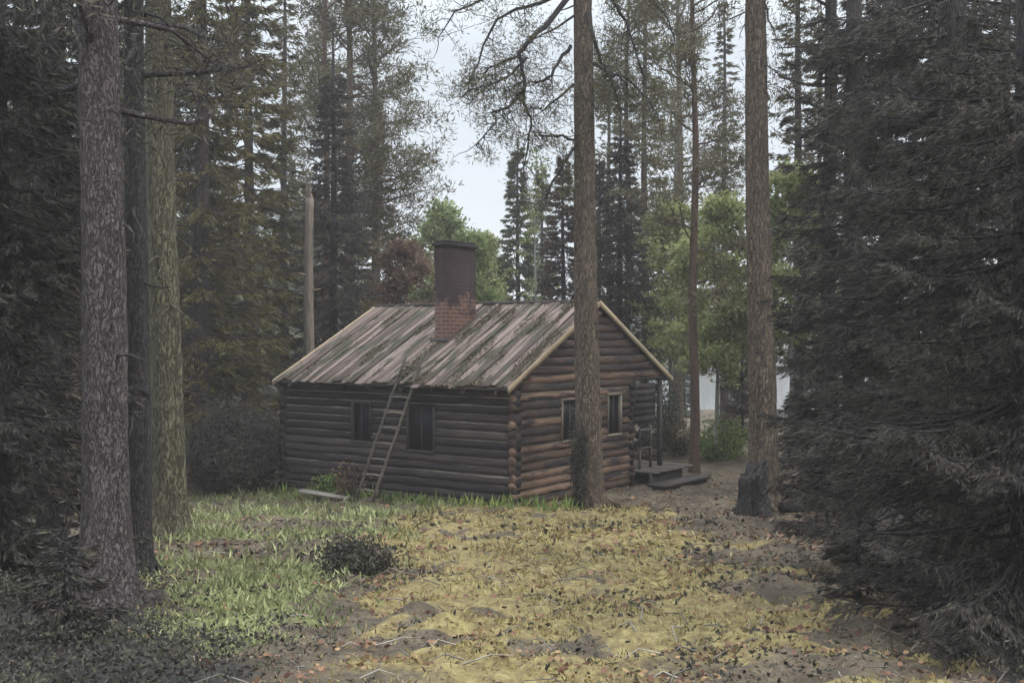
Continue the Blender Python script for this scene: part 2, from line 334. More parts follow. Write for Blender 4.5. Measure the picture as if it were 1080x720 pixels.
for x, y in zip(xs_, ys_):
    a = random.random()*6.28; l = random.uniform(.1, .45); z = G(x, y)+.03
    tw.tube([(x, y, z), (x+math.cos(a)*l*.5, y+math.sin(a)*l*.5, z+.03+random.random()*.03), (x+math.cos(a+.3)*l, y+math.sin(a+.3)*l, z)], [.007, .005, .003], 4, cap=False)
tag(tw.build('fallen_twigs', M['grey_wood']), 'bare pale twigs scattered over the forest floor', 'twigs', kind='stuff')
# ------------------------------------------------------------------ trees
def trunk_tube(mb, H, r0, flare=1.5, lean=(0, 0), n=20, top=.12, seg=None, wobble=.05, crook=.02):
    seg = seg or max(14, int(H*2.2)); zs = np.concatenate([[-.35, 0, .15, .35, .6], np.linspace(1, H, seg)])
    ph = random.random()*6
    pts = [(lean[0]*z+crook*math.sin(z*.7+ph)*min(1, max(z, 0)/3), lean[1]*z+crook*math.cos(z*.5+ph)*min(1, max(z, 0)/3), z) for z in zs]
    rad = [r0*(top+(1-top)*(1-max(z, 0)/H)**.8)*(1+(flare-1)*math.exp(-max(z, 0)/.28)) for z in zs]
    mb.tube(pts, rad, n, jit=wobble*.5, wob=wobble)
    return lambda z: np.array([np.interp(z, zs, [p[0] for p in pts]), np.interp(z, zs, [p[1] for p in pts]), z]), lambda z: np.interp(z, zs, rad)
def spruce(H, R, zlow, r0, mats, dz=.32, nb=6, nt=16, nbp=7, bl=.13, bw=.02, name='spruce_tree', lean=(0, 0), azr=None, power=.8, flare=1.5, sp=.4, zmax=None):
    """returns root with trunk and crown children at the origin"""
    root = empty(name, (0, 0, 0))
    tb = MB(); pos, rad = trunk_tube(tb, H, r0, flare, lean)
    VV = []; z = zlow
    while z < min(H-.3, zmax or 99):
        f = (z-zlow)/(H-zlow); rr = R*(1-f)**power*(.75+.25*min(1, (f*12+.5)))
        for k in range(nb):
            az = random.random()*6.28
            if azr: az = azr[0]+(azr[1]-azr[0])*random.random()
            l = rr*random.uniform(.6, 1.15)
            if l < .12: l = .12
            o = pos(z+random.uniform(-.15, .15)); d = np.array((math.cos(az), math.sin(az), 0)); s = np.array((-d[1], d[0], 0))
            dr = random.uniform(.15, .5)*(1-f*.8)+.02
            t = np.linspace(0, 1, 6)
            pts = o+np.outer(t*l, d)+np.outer(l*(-dr*t*1.2+dr*.9*t**2.6)+.0, (0, 0, 1))+np.outer(np.sin(t*2+k)*.06*l, s)
            tb.tube(pts, np.linspace(max(.008, l*.016), .004, 6), 4, cap=False)
            m = max(4, int(nt*(l/max(R, .1)+.25)))
            tt = rng.uniform(.12, 1, m)**.8
            B = np.stack([np.interp(tt, t, pts[:, i]) for i in range(3)], 1)
            sl = sp*l*(1-tt*.75)*rng.uniform(.3, 1, m)*rng.choice([-1, 1], m)
            # twig: from B outwards sideways, drooping; blades along it
            E = np.outer(sl, s)+np.outer(np.abs(sl)*.7, d); E[:, 2] -= np.abs(sl)*rng.uniform(.25, .9, m)
            u = rng.uniform(0, 1, (m, nbp, 1)); P = (B[:, None]+E[:, None]*u).reshape(-1, 3)
            D = (norm(E+d*.1)[:, None]*.9+d*.5+rng.normal(0, .42, (m, nbp, 3))).reshape(-1, 3); D[:, 2] -= .25
            q = rng.uniform(.6, 1.4, len(P))
            VV.append(blades(P, D, bl*q, bw*q))
        z += dz*random.uniform(.7, 1.3)*(1-f*.45)
    # leader
    P = np.tile(pos(H-.4), (30, 1)); P[:, 2] += rng.uniform(0, .5, 30); VV.append(blades(P, rng.normal(0, 1, (30, 3))+[0, 0, 1], bl, bw))
    tb.build('trunk', mats[1], root, True)
    blade_obj('crown', np.concatenate(VV), mats[0], root)
    return root
def crooked(p0, d, l, n=6, k=.25, up=0):
    pts = [np.array(p0, float)]; d = np.array(d, float)
    for i in range(n):
        d = norm(d+rng.normal(0, k, 3)+np.array((0, 0, up))); pts.append(pts[-1]+d*l/n)
    return np.array(pts)
def pine(H, h0, R, r0, mats, nbr=26, ncl=9, npc=34, bl=.14, bw=.022, name='pine_tree', lean=(0, 0), dead=6, cl=.28, sub=4, n=20, crook=.05, flare=1.35, shape='pine'):
    root = empty(name, (0, 0, 0)); tb = MB(); pos, rad = trunk_tube(tb, H, r0, flare, lean, n, crook=crook)
    VV = []
    for i in range(dead):
        z = random.uniform(h0*.35, h0); az = random.random()*6.28
        p = crooked(pos(z), (math.cos(az), math.sin(az), -.1), random.uniform(.3, 1.1), 4, .2); tb.tube(p, np.linspace(.018, .005, 5), 4, cap=False)
    for i in range(nbr):
        f = (i+random.random())/nbr; z = h0+(H-h0)*f; az = random.random()*6.28+i*2.4
        l = R*(math.sin(math.pi*(.22+.72*f))**.8 if shape == 'pine' else (1-f)**.6*.9+.15)*random.uniform(.6, 1.1)
        p = crooked(pos(z), (math.cos(az), math.sin(az), .1+.5*f), l, 6, .17, .03); tb.tube(p, np.linspace(max(.012, r0*.22), .006, 7), 5, cap=False)
        for j in range(sub):
            q = p[random.randint(2, 6)]; dd = norm(p[6]-p[0])+rng.normal(0, .55, 3); s_ = crooked(q, dd, l*random.uniform(.25, .5), 4, .2, .05)
            tb.tube(s_, np.linspace(.01, .004, 5), 4, cap=False)
            for c in range(max(1, ncl//sub)):
                ctr = s_[random.randint(1, 4)]+rng.normal(0, cl*.4, 3)
                P = ctr+rng.normal(0, cl*.45, (npc, 3))*[1, 1, .55]; D = P-ctr+rng.normal(0, .25, (npc, 3))*1+[0, 0, .12]
                w = rng.uniform(.6, 1.4, npc); VV.append(blades(P, D, bl*w, bw*w))
    tb.build('trunk', mats[1], root, True)
    blade_obj('crown', np.concatenate(VV), mats[0], root)
    return root
def copy_tree(o, parent=None):
    c = o.copy(); COL.objects.link(c)
    if parent: c.parent = parent
    for ch in [q for q in bpy.data.objects if q.parent == o]: copy_tree(ch, c)
    return c
PROTO = {}
def proto(key):
    if key in PROTO: return PROTO[key], False
    sp_, sd, sf = (M['spruce'], M['bark_spruce']), (M['spruce_dark'], M['bark_dark']), (M['spruce_far'], M['bark_dark'])
    f = {
     'sp1': lambda: spruce(19, 2.5, .8, .24, sp_, dz=.34, nb=7, nt=20, nbp=9, bl=.19, bw=.035, zmax=17),
     'sp2': lambda: spruce(15, 2.0, .5, .18, sp_, dz=.32, nb=7, nt=18, nbp=9, bl=.18, bw=.034),
     'spd': lambda: spruce(17, 2.4, .5, .22, sd, dz=.32, nb=7, nt=20, nbp=9, bl=.18, bw=.034, zmax=15),
     'spf': lambda: spruce(12.5, 1.7, .4, .15, sf, dz=.33, nb=7, nt=16, nbp=8, bl=.22, bw=.045),
     'spb': lambda: spruce(13, 2.1, .4, .16, (M['spruce_brown'], M['bark_dark']), dz=.30, nb=8, nt=18, nbp=9, bl=.19, bw=.036),
     'sps': lambda: spruce(17, 1.25, 2.5, .16, sp_, dz=.40, nb=5, nt=14, nbp=7, bl=.17, bw=.03, name='spruce_tree'),
     'pn1': lambda: pine(19, 6.5, 2.6, .2, (M['pine'], M['bark_pine']), bl=.2, bw=.035, nbr=56, ncl=12, cl=.36, sub=5),
     'pn2': lambda: pine(18, 4.5, 2.2, .14, (M['pine'], M['bark_red']), bl=.2, bw=.035, nbr=38, ncl=8, crook=.07, cl=.3),
     'pnb': lambda: pine(17, 3.0, 2.3, .16, (M['pine'], M['bark_dark']), bl=.2, bw=.04, nbr=46, ncl=12, cl=.36, sub=5),
     'dec': lambda: pine(8.6, 1.6, 2.2, .09, (M['birch'], M['bark_birch']), bl=.15, bw=.10, nbr=44, ncl=16, npc=30, cl=.34, name='birch_tree', dead=1, shape='d'),
     'dey': lambda: pine(8.6, 2.6, 2.0, .08, (M['yellow'], M['bark_birch']), bl=.15, bw=.10, nbr=40, ncl=12, npc=30, cl=.32, name='aspen_tree', dead=1, shape='d'),
     'der': lambda: pine(7.2, .8, 1.9, .07, (M['russet'], M['bark_dark']), bl=.14, bw=.09, nbr=40, ncl=14, npc=30, cl=.32, name='rowan_tree', dead=1, shape='d'),
     'brk': lambda: pine(12, 3, 1.1, .075, (M['birch'], M['bark_birch']), bl=.12, bw=.08, nbr=22, ncl=4, npc=14, cl=.3, name='birch_tree', dead=3, shape='d'),
    }[key]
    PROTO[key] = f(); return PROTO[key], True
def plant(key, px, d, label, cat, s=1.0, rz=None, group=None):
    o, first = proto(key)
    if not first: o = copy_tree(o)
    x = (px-540)/F*d; o.location = (x, d, G(x, d)-.03); o.scale = (s, s, s*random.uniform(.96, 1.05))
    o.rotation_euler = (0, 0, random.random()*6.28 if rz is None else rz)
    for k in ('label', 'category', 'group'):
        if k in o: del o[k]
    tag(o, label, cat, group); return o
BG = 'trees in the forest behind the cabin'
TL = [
 ('spd', 62, 21, 'dark spruce behind the thick grey trunk, near the left edge', 'spruce', .95),
 ('sp2', 18, 27, 'green spruce showing in the gap at the far left edge', 'spruce', 1.0),
 ('sp1', 118, 33, 'spruce filling the gap just behind the two leftmost big trunks', 'spruce', 1.0),
 ('sp1', 212, 26.5, 'broad olive spruce directly right of the mossy trunk', 'spruce', 1.0),
 ('spd', 178, 36, 'dark spruce seen behind the crown top of the mossy trunk', 'spruce', 1.0),
 ('sp2', 262, 30, 'bushy olive spruce above the left end of the cabin roof', 'spruce', 1.1),
 ('sps', 300, 38, 'tall spruce with gappy crown left of the pale snag', 'spruce', 1.05),
 ('pn2', 344, 33, 'reddish pine with open crown against the sky just right of the snag top', 'pine', 1.0),
 ('spd', 352, 30.5, 'dark spruce between the pale snag and the russet tree', 'spruce', .72),
 ('pn1', 368, 35, 'tall pine with drooping dense crown left of the sky opening', 'pine', 1.0),
 ('pnb', 345, 44, 'dark pine filling in behind the pine left of the sky opening', 'pine', 1.0),
 ('sp2', 398, 40, 'spruce rising behind the russet tree', 'spruce', .82),
 ('der', 428, 34, 'russet leaved tree left of the chimney', 'rowan', .88),
 ('pn1', 396, 36, 'pine with a broad ragged crown, nearest the sky opening on its left side', 'pine', .92),
 ('dec', 462, 46, 'pale green birch just behind the chimney top', 'birch', 1.0),
 ('dec', 492, 37, 'bright green birch right beside the chimney', 'birch', .78),
 ('dey', 514, 44, 'yellow green aspen between the chimney and the hazy spruce', 'aspen', .85),
 ('spf', 546, 44, 'hazy grey green spruce in the middle of the sky opening', 'spruce', .92),
 ('spf', 572, 52, 'small pointed spruce just right of the hazy grey green spruce', 'spruce', 1.0),
 ('brk', 565, 36, 'thin pale birch stem standing behind the roof ridge', 'birch', .8),
 ('spb', 594, 34, 'brown dark spruce behind the roof, just left of the middle pine trunk', 'spruce', .72),
 ('spd', 654, 30, 'dark spruce behind the gable, right of the middle pine trunk', 'spruce', .60),
 ('spb', 632, 33, 'brownish spruce right behind the gable peak', 'spruce', .66),
 ('pnb', 662, 34, 'pine with dense dark crown above the gable peak', 'pine', .9),
 ('sps', 680, 36, 'narrow tall spruce right of the middle pine, reaching the top', 'spruce', 1.0),
 ('sps', 642, 44, 'thin spruce seen just right of the middle pine trunk', 'spruce', .95),
 ('pn2', 732, 27, 'thin crooked pine with reddish stem between the two large pines', 'pine', .9),
 ('dey', 708, 34, 'pale green aspen above the right slope of the cabin roof', 'aspen', .85),
 ('dey', 756, 30, 'light yellow green aspen left of the right pine trunk', 'aspen', .80),
 ('spb', 783, 36, 'brownish low spruce between the thin reddish pine and the right pine', 'spruce', .42),
 ('sps', 764, 42, 'sparse spruce with sky showing through left of the right pine', 'spruce', 1.0),
 ('pn1', 716, 42, 'tall pine far behind the thin reddish pine, crown meeting the frame top', 'pine', 1.0),
 ('brk', 694, 40, 'thin pale birch beyond the porch, nearest the roof tip', 'birch', .7),
 ('brk', 760, 43, 'thin pale birch between the reddish pine and the right pine', 'birch', .8),
 ('brk', 838, 38, 'thin pale birch just right of the right pine', 'birch', .8),
 ('spf', 722, 50, 'small pale spruce by the lake behind the reddish pine', 'spruce', .4),
 ('spf', 778, 52, 'small pale spruce by the lake left of the right pine', 'spruce', .5),
 ('sps', 712, 56, 'faint narrow spruce far behind the thin reddish pine', 'spruce', 1.0),
 ('dey', 834, 29, 'pale leafy aspen right of the right pine trunk', 'aspen', .85),
 ('sps', 842, 30, 'narrow spruce with gaps just right of the right pine', 'spruce', 1.0),
 ('spd', 935, 27, 'dark full spruce behind the near right spruces', 'spruce', 1.0),
 ('spd', 985, 22, 'dark spruce filling the background at the right edge', 'spruce', 1.0),
 ('sps', 864, 44, 'distant spruce seen through gaps in the right hand spruces', 'spruce', 1.0),
 ('spd', 1060, 30, 'dark spruce farthest right, at the right frame edge', 'spruce', 1.1),
]
for key, px, d, lab, cat, s in TL: plant(key, px, d, lab, cat, s, group=BG)
# near spruces with their own, finer crowns
def near(px, d, label, **kw):
    o = spruce(**kw); x = (px-540)/F*d; o.location = (x, d, G(x, d)-.03); tag(o, label, 'spruce', 'large near trees framing the view'); return o
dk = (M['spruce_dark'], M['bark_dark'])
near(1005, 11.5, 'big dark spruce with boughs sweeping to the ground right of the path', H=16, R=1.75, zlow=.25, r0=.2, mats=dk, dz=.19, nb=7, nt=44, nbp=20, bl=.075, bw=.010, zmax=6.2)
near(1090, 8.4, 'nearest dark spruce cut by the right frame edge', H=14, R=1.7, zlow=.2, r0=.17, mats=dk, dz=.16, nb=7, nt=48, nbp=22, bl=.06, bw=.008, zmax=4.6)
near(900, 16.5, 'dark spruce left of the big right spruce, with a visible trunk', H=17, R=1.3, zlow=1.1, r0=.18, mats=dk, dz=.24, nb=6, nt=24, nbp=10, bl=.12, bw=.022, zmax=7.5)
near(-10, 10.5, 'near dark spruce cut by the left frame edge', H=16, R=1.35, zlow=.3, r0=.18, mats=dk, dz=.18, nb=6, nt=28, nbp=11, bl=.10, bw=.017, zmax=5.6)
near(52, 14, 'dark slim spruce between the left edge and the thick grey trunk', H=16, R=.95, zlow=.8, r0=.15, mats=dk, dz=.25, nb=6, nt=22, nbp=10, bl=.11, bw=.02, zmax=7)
# big bare trunks, each with crown above the frame
def big_trunk(name, px_top, px_bot, d, r, H, mat, label, cat, cm, zc, R, flare=1.6, stubs=10, extra=None, hang=0):
    xb = (px_bot-540)/F*d; zb = G(xb, d); zt = (HY)/F*d
    lean = ((px_top-px_bot)/F*d/(zt-zb), 0)
    root = empty(name, (xb, d, zb)); tb = MB(); pos, rad = trunk_tube(tb, H, r, flare, lean, 36, seg=int(H*6), wobble=.05, crook=.015, top=.25)
    for k in range(7):     # surface roots
        a = k*.9+random.random()*.4; l = r*random.uniform(2.0, 3.6)
        tb.tube([(math.cos(a)*r*.5, math.sin(a)*r*.5, .32), (math.cos(a)*r*1.3, math.sin(a)*r*1.3, .10), (math.cos(a+.2)*l, math.sin(a+.2)*l, -.06)], [r*.42, r*.28, r*.1], 8, wob=.05)
    for k in range(stubs):
        z = random.uniform(1.2, H*.6); a = random.random()*6.28; p = pos(z)
        pp = crooked(p, (math.cos(a), math.sin(a), -.25), random.uniform(.25, 1.2), 5, .22); tb.tube(pp, np.linspace(.022, .004, 6), 5, cap=False)
    VV = []; lb = tb
    for k in range(46):
        z = zc+(H-zc)*(k/46); a = k*2.4+random.random(); l = R*(1-(k/46)**2*.75)*random.uniform(.6, 1.1)
        p = crooked(pos(z), (math.cos(a), math.sin(a), .05), l, 6, .18, -.01); lb.tube(p, np.linspace(.04, .008, 7), 5, cap=False)
        for j in range(9):
            c = p[random.randint(2, 6)]+rng.normal(0, .22, 3)
            P = c+rng.normal(0, .14, (34, 3)); VV.append(blades(P, P-c+rng.normal(0, .1, (34, 3)), .13, .018))
    c = blade_obj('crown', np.concatenate(VV), cm, root); tb.build('trunk', mat, root, True)
    tag(root, label, cat, 'large near trees framing the view'); return root, pos
near_trunks = [
 big_trunk('spruce_tree', 103, 112, 9.6, .205, 17, M['bark_spruce'], 'thickest grey trunk with flaking lichen bark and mossy roots at the left', 'spruce', M['spruce_dark'], 4.4, 1.7, 1.9, 26),
 big_trunk('spruce_tree', 143, 146, 12.2, .14, 16, M['bark_dark'], 'dark narrow trunk close behind the thick grey one', 'spruce', M['spruce_dark'], 5.6, 1.5, 1.5, 14),
 big_trunk('spruce_tree', 166, 178, 16.2, .25, 18, M['bark_moss'], 'olive mossy trunk standing between the dark trunk and the cabin', 'spruce', M['spruce'], 6.8, 1.9, 1.6, 22),
 big_trunk('pine_tree', 614, 622, 20.2, .25, 18, M['bark_pine'], 'tall brown pine standing in front of the cabin gable', 'pine', M['pine'], 10.2, 2.4, 1.4, 4),
 big_trunk('pine_tree', 796, 806, 19.8, .265, 18, M['bark_pine'], 'tall straight brown pine right of the cabin', 'pine', M['pine'], 9.4, 2.4, 1.35, 8),
 big_trunk('spruce_tree', 876, 872, 19.5, .15, 17, M['bark_dark'], 'dark trunk right of the straight pine, half hidden by spruce boughs', 'spruce', M['spruce_dark'], 6.2, 1.4, 1.4, 16),
]
# crooked hanging boughs of the middle pine
pr, ppos = near_trunks[3]; base = np.array(pr.location)
BR = [
 ([(604,-6),(580,22),(561,40),(548,58),(553,85),(552,108),(560,125),(557,150),(552,186)], 17.5, .045),
 ([(549,58),(528,66),(516,72),(508,82),(496,80)], 17.4, .022),
 ([(556,62),(540,78),(528,86),(514,92),(498,94),(488,102)], 17.3, .02),
 ([(603,42),(590,62),(581,80),(570,86),(556,88),(545,98)], 17.2, .028),
 ([(553,92),(546,104),(536,114),(519,118),(524,128),(512,142),(502,154)], 17.3, .022),
 ([(607,148),(596,170),(584,190),(576,208),(566,216)], 17.0, .024),
 ([(606,144),(592,143),(576,144),(560,138)], 17.2, .02),
 ([(600,0),(570,4),(545,10),(524,22),(510,48),(500,76),(490,92)], 18.2, .03),
 ([(604,26),(580,34),(560,44),(545,56)], 17.9, .018),
 ([(620,-4),(626,40),(634,66),(644,84),(650,104),(656,120)], 17.3, .034),
 ([(640,70),(652,78),(660,90),(664,104)], 17.1, .018),
 ([(622,-16),(645,0),(660,22),(668,48),(676,76),(680,92)], 18.4, .03),
 ([(603,-20),(560,-16),(520,-4),(480,12),(462,40)], 17.0, .03),
 ([(622,60),(640,76),(662,84),(684,104),(696,128)], 17.3, .024),
 ([(604,90),(588,104),(572,116),(560,112)], 17.3, .02),
 ([(624,-30),(670,-12),(700,14),(712,44)], 17.9, .026),
]
for pts, d, r in BR:
    d += 2.6
    P0 = [np.array(at(px, py, d+.35*math.sin(i*1.3+px)))-base for i, (px, py) in enumerate(pts)]
    P0[0][1] = P0[0][1] if pts[0][0] < 599 else 0.0
    pts3 = []
    for a, b in zip(P0[:-1], P0[1:]):
        for k in range(3): pts3.append(a+(b-a)*k/3+rng.normal(0, .012, 3))
    pts3.append(P0[-1]); pts3 = np.array(pts3)
    mb = MB(); mb.tube(pts3, np.linspace(r*1.35, .009, len(pts3)), 7, wob=.08)
    VV = []
    for i in range(3, len(pts3), 1):
        for s_ in range(2):
            q = crooked(pts3[i], rng.normal(0, 1, 3)*[1, .8, .5]+[0, 0, -.5], random.uniform(.25, .75), 5, .3); mb.tube(q, np.linspace(.009, .003, 6), 4, cap=False)
            for c in (q[3], q[5], q[4]):
                if random.random() < .8:
                    n_ = 17; P = c+rng.normal(0, .06, (n_, 3)); VV.append(blades(P, P-c+rng.normal(0, .05, (n_, 3)), .10, .016))
    br_ = mb.build('branch', M['bark_dark'], pr, True)
    if VV: blade_obj('needles', np.concatenate(VV), M['pine'], br_)
# snag
sx = (326-540)/F*27.5; sb = MB()
sz = G(sx, 27.5); top = (HY-209)/F*27.5-sz
zz = np.linspace(-.2, top, 30); sb.tube([(.02*math.sin(z), .02*math.cos(z*1.3), z) for z in zz], .15-.045*zz/top, 16, jit=.04, t=.22, wob=.06)
for k in range(5): a = k*1.3; sb.tube([(.05*math.cos(a), .05*math.sin(a), top-.1), (.07*math.cos(a), .07*math.sin(a), top+.12+.09*k)], [.05, .008], 5)
for k in range(7): a = random.random()*6.28; z = random.uniform(2, top-.4); sb.tube([(0, 0, z), (math.cos(a)*.3, math.sin(a)*.3, z+.05)], [.025, .01], 5)
sr = sb.build('dead_tree', M['snag'], None, True); sr.location = (sx, 27.5, sz); tag(sr, 'pale broken topped dead trunk rising behind the left roof end', 'dead tree')
# far-off wood beyond the lake and behind the left trees: one mass nobody could count
def far_wood():
    VV = []
    for i in range(1500):
        if i < 650: x = rng.uniform(-70, 190); y = rng.uniform(252, 300); H = rng.uniform(11, 17)
        elif i < 1150: x = rng.uniform(-75, -13); y = rng.uniform(46, 110); H = rng.uniform(9, 15)
        else: x = rng.uniform(24, 60)+0; y = rng.uniform(34, 60); H = rng.uniform(10, 15)
        z0 = G(x, y); n = 46 if i < 650 else 150; t = rng.random(n)**1.2; a = rng.uniform(0, 6.28, n); r = (1-t)*H*.16*rng.uniform(.4, 1.1, n)
        P = np.stack([x+r*np.cos(a)*.5, y+r*np.sin(a)*.5, z0+.5+t*H], 1); D = np.stack([np.cos(a), np.sin(a), np.full(n, -.45)], 1)
        k = 1.0 if i >= 650 else 1.6
        VV.append(blades(P, D, (.5+r*.7)*k, .42*k))
    o = blade_obj('far_forest', np.concatenate(VV), M['spruce_far']); tag(o, 'far off forest on the other lake shore and behind the nearer trees', 'forest', kind='stuff')
far_wood()
# ------------------------------------------------------------------ cabin
cab = empty('log_cabin', (.054, 20.55, -3.13), math.atan2(-.583, .812))
tag(cab, 'dark log cabin with weathered board roof standing at the edge of the clearing', 'cabin')
LX, WY, LH = 6.3, 4.35, .168
YR = 2.9; SL = .52; ZE = 2.2; Y0, Y1 = -.35, 6.15; X0, X1 = -6.25, .12
def roofz(y): return ZE+SL*(min(y, 2*YR-y)+.35)
def logs_x(mb, y, z0, n, x0, x1, holes=()):
    for i in range(n):
        z = z0+i*LH
        segs = [(x0-random.uniform(.07, .16), x1+random.uniform(.06, .12))]
        for (a, b, h0, h1) in holes:
            if h0 < z < h1:
                segs = [s for (p, q) in segs for s in (((p, a), (b, q)) if p < a and q > b else ((p, q),))]
        for (p, q) in segs:
            m = max(3, int((q-p)/.35)); xs = np.linspace(p, q, m)
            mb.tube([(x, y+random.gauss(0, .003), z+random.gauss(0, .004)) for x in xs], (LH/2+.004)*rng.uniform(.94, 1.05), 12, jit=.025)
def logs_y(mb, x, z0, zs, holes=(), y0=0, y1=WY):
    i = 0; z = z0
    while z < zs:
        a, b = y0-random.uniform(.07, .13), y1+random.uniform(.07, .16)
        if z > ZE+.05:
            k = (z+LH*.5-ZE)/SL-.35+.06; a, b = max(-.05, k), 2*YR-max(k, -.05)
            if b-a < .2: break
        segs = [(a, b)]
        for (p, q, h0, h1) in holes:
            if h0 < z < h1: segs = [s for (c, e) in segs for s in (((c, p), (q, e)) if c < p and e > q else ((c, e),))]
        for (c, e) in segs:
            m = max(3, int((e-c)/.35)); ys = np.linspace(c, e, m)
            mb.tube([(x+random.gauss(0, .003), y, z+random.gauss(0, .004)) for y in ys], (LH/2+.004)*rng.uniform(.94, 1.05), 12, jit=.025)
        z += LH
def glint_strip(mb, p, q, r=.03):  # strip added as a painted highlight between two logs
    n = max(3, int(np.linalg.norm(np.array(q)-p)/.3)); t = np.linspace(0, 1, n)[:, None]
    mb.tube(list(np.array(p)*(1-t)+np.array(q)*t+rng.normal(0, .0035, (n, 3))), r*rng.uniform(.75, 1.05, n), 6, cap=False)
def cut(segs, holes, z):
    for (a, b, h0, h1) in holes:
        if h0 < z < h1: segs = [s for (p, q) in segs for s in (((p, a), (b, q)) if p < a and q > b else ((p, q),))]
    return segs
hl = [(-2.65, -1.9, .85, 1.85), (-4.2, -3.62, .95, 1.85)]
hg = [(1.5, 2.24, 1.05, 1.95), (3.3, 3.9, 1.05, 1.98)]
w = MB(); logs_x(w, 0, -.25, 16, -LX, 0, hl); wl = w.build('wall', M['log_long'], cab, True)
mb = MB()
for i in range(15):
    z = -.25+(i+.5)*LH
    for (p, q) in cut([(-LX, 0)], hl, z): glint_strip(mb, (p, -.024, z), (q, -.024, z))
mb.build('log_glints', M['log_glint'], wl, True)
w = MB(); logs_y(w, -.0, -.175, 3.75, hg); g = w.build('wall', M['log_gable'], cab, True); g['label'] = 'gable wall with its lit brown painted in'
mb = MB(); z = -.175+LH/2
while z < 3.5:
    a, b = 0, WY
    if z > ZE+.05: k = (z-ZE)/SL-.35+.12; a, b = max(0, k), 2*YR-max(k, -.05)
    if b-a > .2:
        for (p, q) in cut([(a, b)], hg, z): glint_strip(mb, (.024, p, z), (.024, q, z))
    z += LH
mb.build('log_glints', M['log_glint'], g, True)
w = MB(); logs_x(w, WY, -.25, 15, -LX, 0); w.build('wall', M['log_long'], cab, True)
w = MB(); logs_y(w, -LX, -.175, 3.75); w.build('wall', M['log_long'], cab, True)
# foundation stones
for (x, y) in [(-LX, 0), (-3.1, 0), (0, 0), (0, 2.2), (0, WY), (-LX, WY)]:
    w = MB(); w.tube([(x, y, -.9), (x, y, -.5), (x, y, -.31)], [.28, .26, .18], 10, jit=.08); w.build('foundation_stone', M['grey_wood'], cab, True)
# floor inside so nothing shows through
w = MB(); w.box((-LX+.1, .1, -.2), (-.1, WY-.1, 0)); w.build('floor', M['dark_wood'], cab)
def window_x(a, b, z0, z1, y=0):      # on a wall along x, facing -y
    f = MB(); t = .055
    f.box((a, y-.085, z0), (b, y+.03, z0+t)); f.box((a, y-.085, z1-t), (b, y+.03, z1)); f.box((a, y-.083, z0+t), (a+t, y+.03, z1-t)); f.box((b-t, y-.083, z0+t), (b, y+.03, z1-t))
    f.box(((a+b)/2-.015, y-.06, z0+t), ((a+b)/2+.015, y-.03, z1-t))
    o = f.build('window', M['dark_wood'], cab); p = MB(); p.box((a+t, y-.025, z0+t), (b-t, y-.01, z1-t)); p.build('pane', M['glass'], o)
def window_y(a, b, z0, z1, x=0):
    f = MB(); t = .05
    f.box((x-.03, a, z0), (x+.095, b, z0+t)); f.box((x-.03, a, z1-t), (x+.095, b, z1)); f.box((x-.03, a, z0+t), (x+.092, a+t, z1-t)); f.box((x-.03, b-t, z0+t), (x+.092, b, z1-t))
    f.box((x+.028, (a+b)/2-.009, z0+t), (x+.045, (a+b)/2+.009, z1-t))
    o = f.build('window', M['frame'], cab); p = MB(); p.box((x+.01, a+t, z0+t), (x+.025, b-t, z1-t)); p.build('pane', M['glass'], o)
for h in hl: window_x(*h)
for h in hg: window_y(*h)
# roof: boards running from eave to ridge
def slope(y0, y1, mat, name):
    mb = MB(); x = X0; run = 0
    while x < X1-.02:
        wd = min(random.uniform(.13, .19), X1-x); dz = random.choice((0, .024))+random.uniform(0, .014)
        e0 = y0+random.uniform(-.07, .07)*(1 if y0 < y1 else 1)
        ys = np.linspace(e0, y1, 7); zs = [ZE+SL*((y if y <= YR else 2*YR-y)+.35)+dz+.035+random.gauss(0, .009) for y in ys]
        V = []
        for y, z in zip(ys, zs): V += [(x, y, z-.028), (x+wd-.014, y, z-.028), (x+wd-.014, y, z), (x, y, z)]
        Fq = []
        for i in range(6):
            b = i*4
            for k in range(4): Fq.append((b+k, b+(k+1) % 4, b+4+(k+1) % 4, b+4+k))
        Fq += [(0, 3, 2, 1), (24, 25, 26, 27)]
        mb.add(V, Fq); x += wd
    r = mb.build(name, mat, cab)
    return r
roof = slope(Y0, YR, M['roof'], 'roof'); rb = slope(Y1, YR, M['roof'], 'roof')
n_ = 60000; mx_ = rng.uniform(X0, X1, n_); my_ = rng.uniform(Y0, YR, n_)
kk = smooth(.25, .75, .5*np.sin(mx_*4.3+1.6*np.sin(my_*1.9))+.5*np.sin(mx_*9.1+my_*1.3+2)+.35*np.sin(my_*5.1+mx_*2)+.15*(mx_+3))*.8+.02
ok = rng.random(n_) < kk; mx_, my_ = mx_[ok], my_[ok]
P = np.stack([mx_, my_, ZE+SL*(my_+.35)+.045+rng.random(len(mx_))*.02], 1); D = rng.normal(0, 1, P.shape)*[1, 1, .5]+[0, 0, .35]
blade_obj('moss', blades(P, D, .045*rng.uniform(.5, 1.4, len(P)), .02), M['roof_moss'], roof)
w = MB()
for s in (0, 1):       # sheathing under boards
    a = (X0+.02, Y0+.03, ZE-.015) if s == 0 else (X0+.02, Y1-.03, ZE-.015)
    ya = Y0+.04 if s == 0 else Y1-.04
    za = ZE+SL*.04
    V = [(X0+.02, ya, za-.05), (X1-.02, ya, za-.05), (X1-.02, YR, ZE+SL*3.25-.05), (X0+.02, YR, ZE+SL*3.25-.05)]; V += [(p[0], p[1], p[2]+.045) for p in V]
    w.add(V, [(0,3,2,1),(4,5,6,7),(0,1,5,4),(1,2,6,5),(2,3,7,6),(3,0,4,7)])
w.build('sheathing', M['dark_wood'], roof)
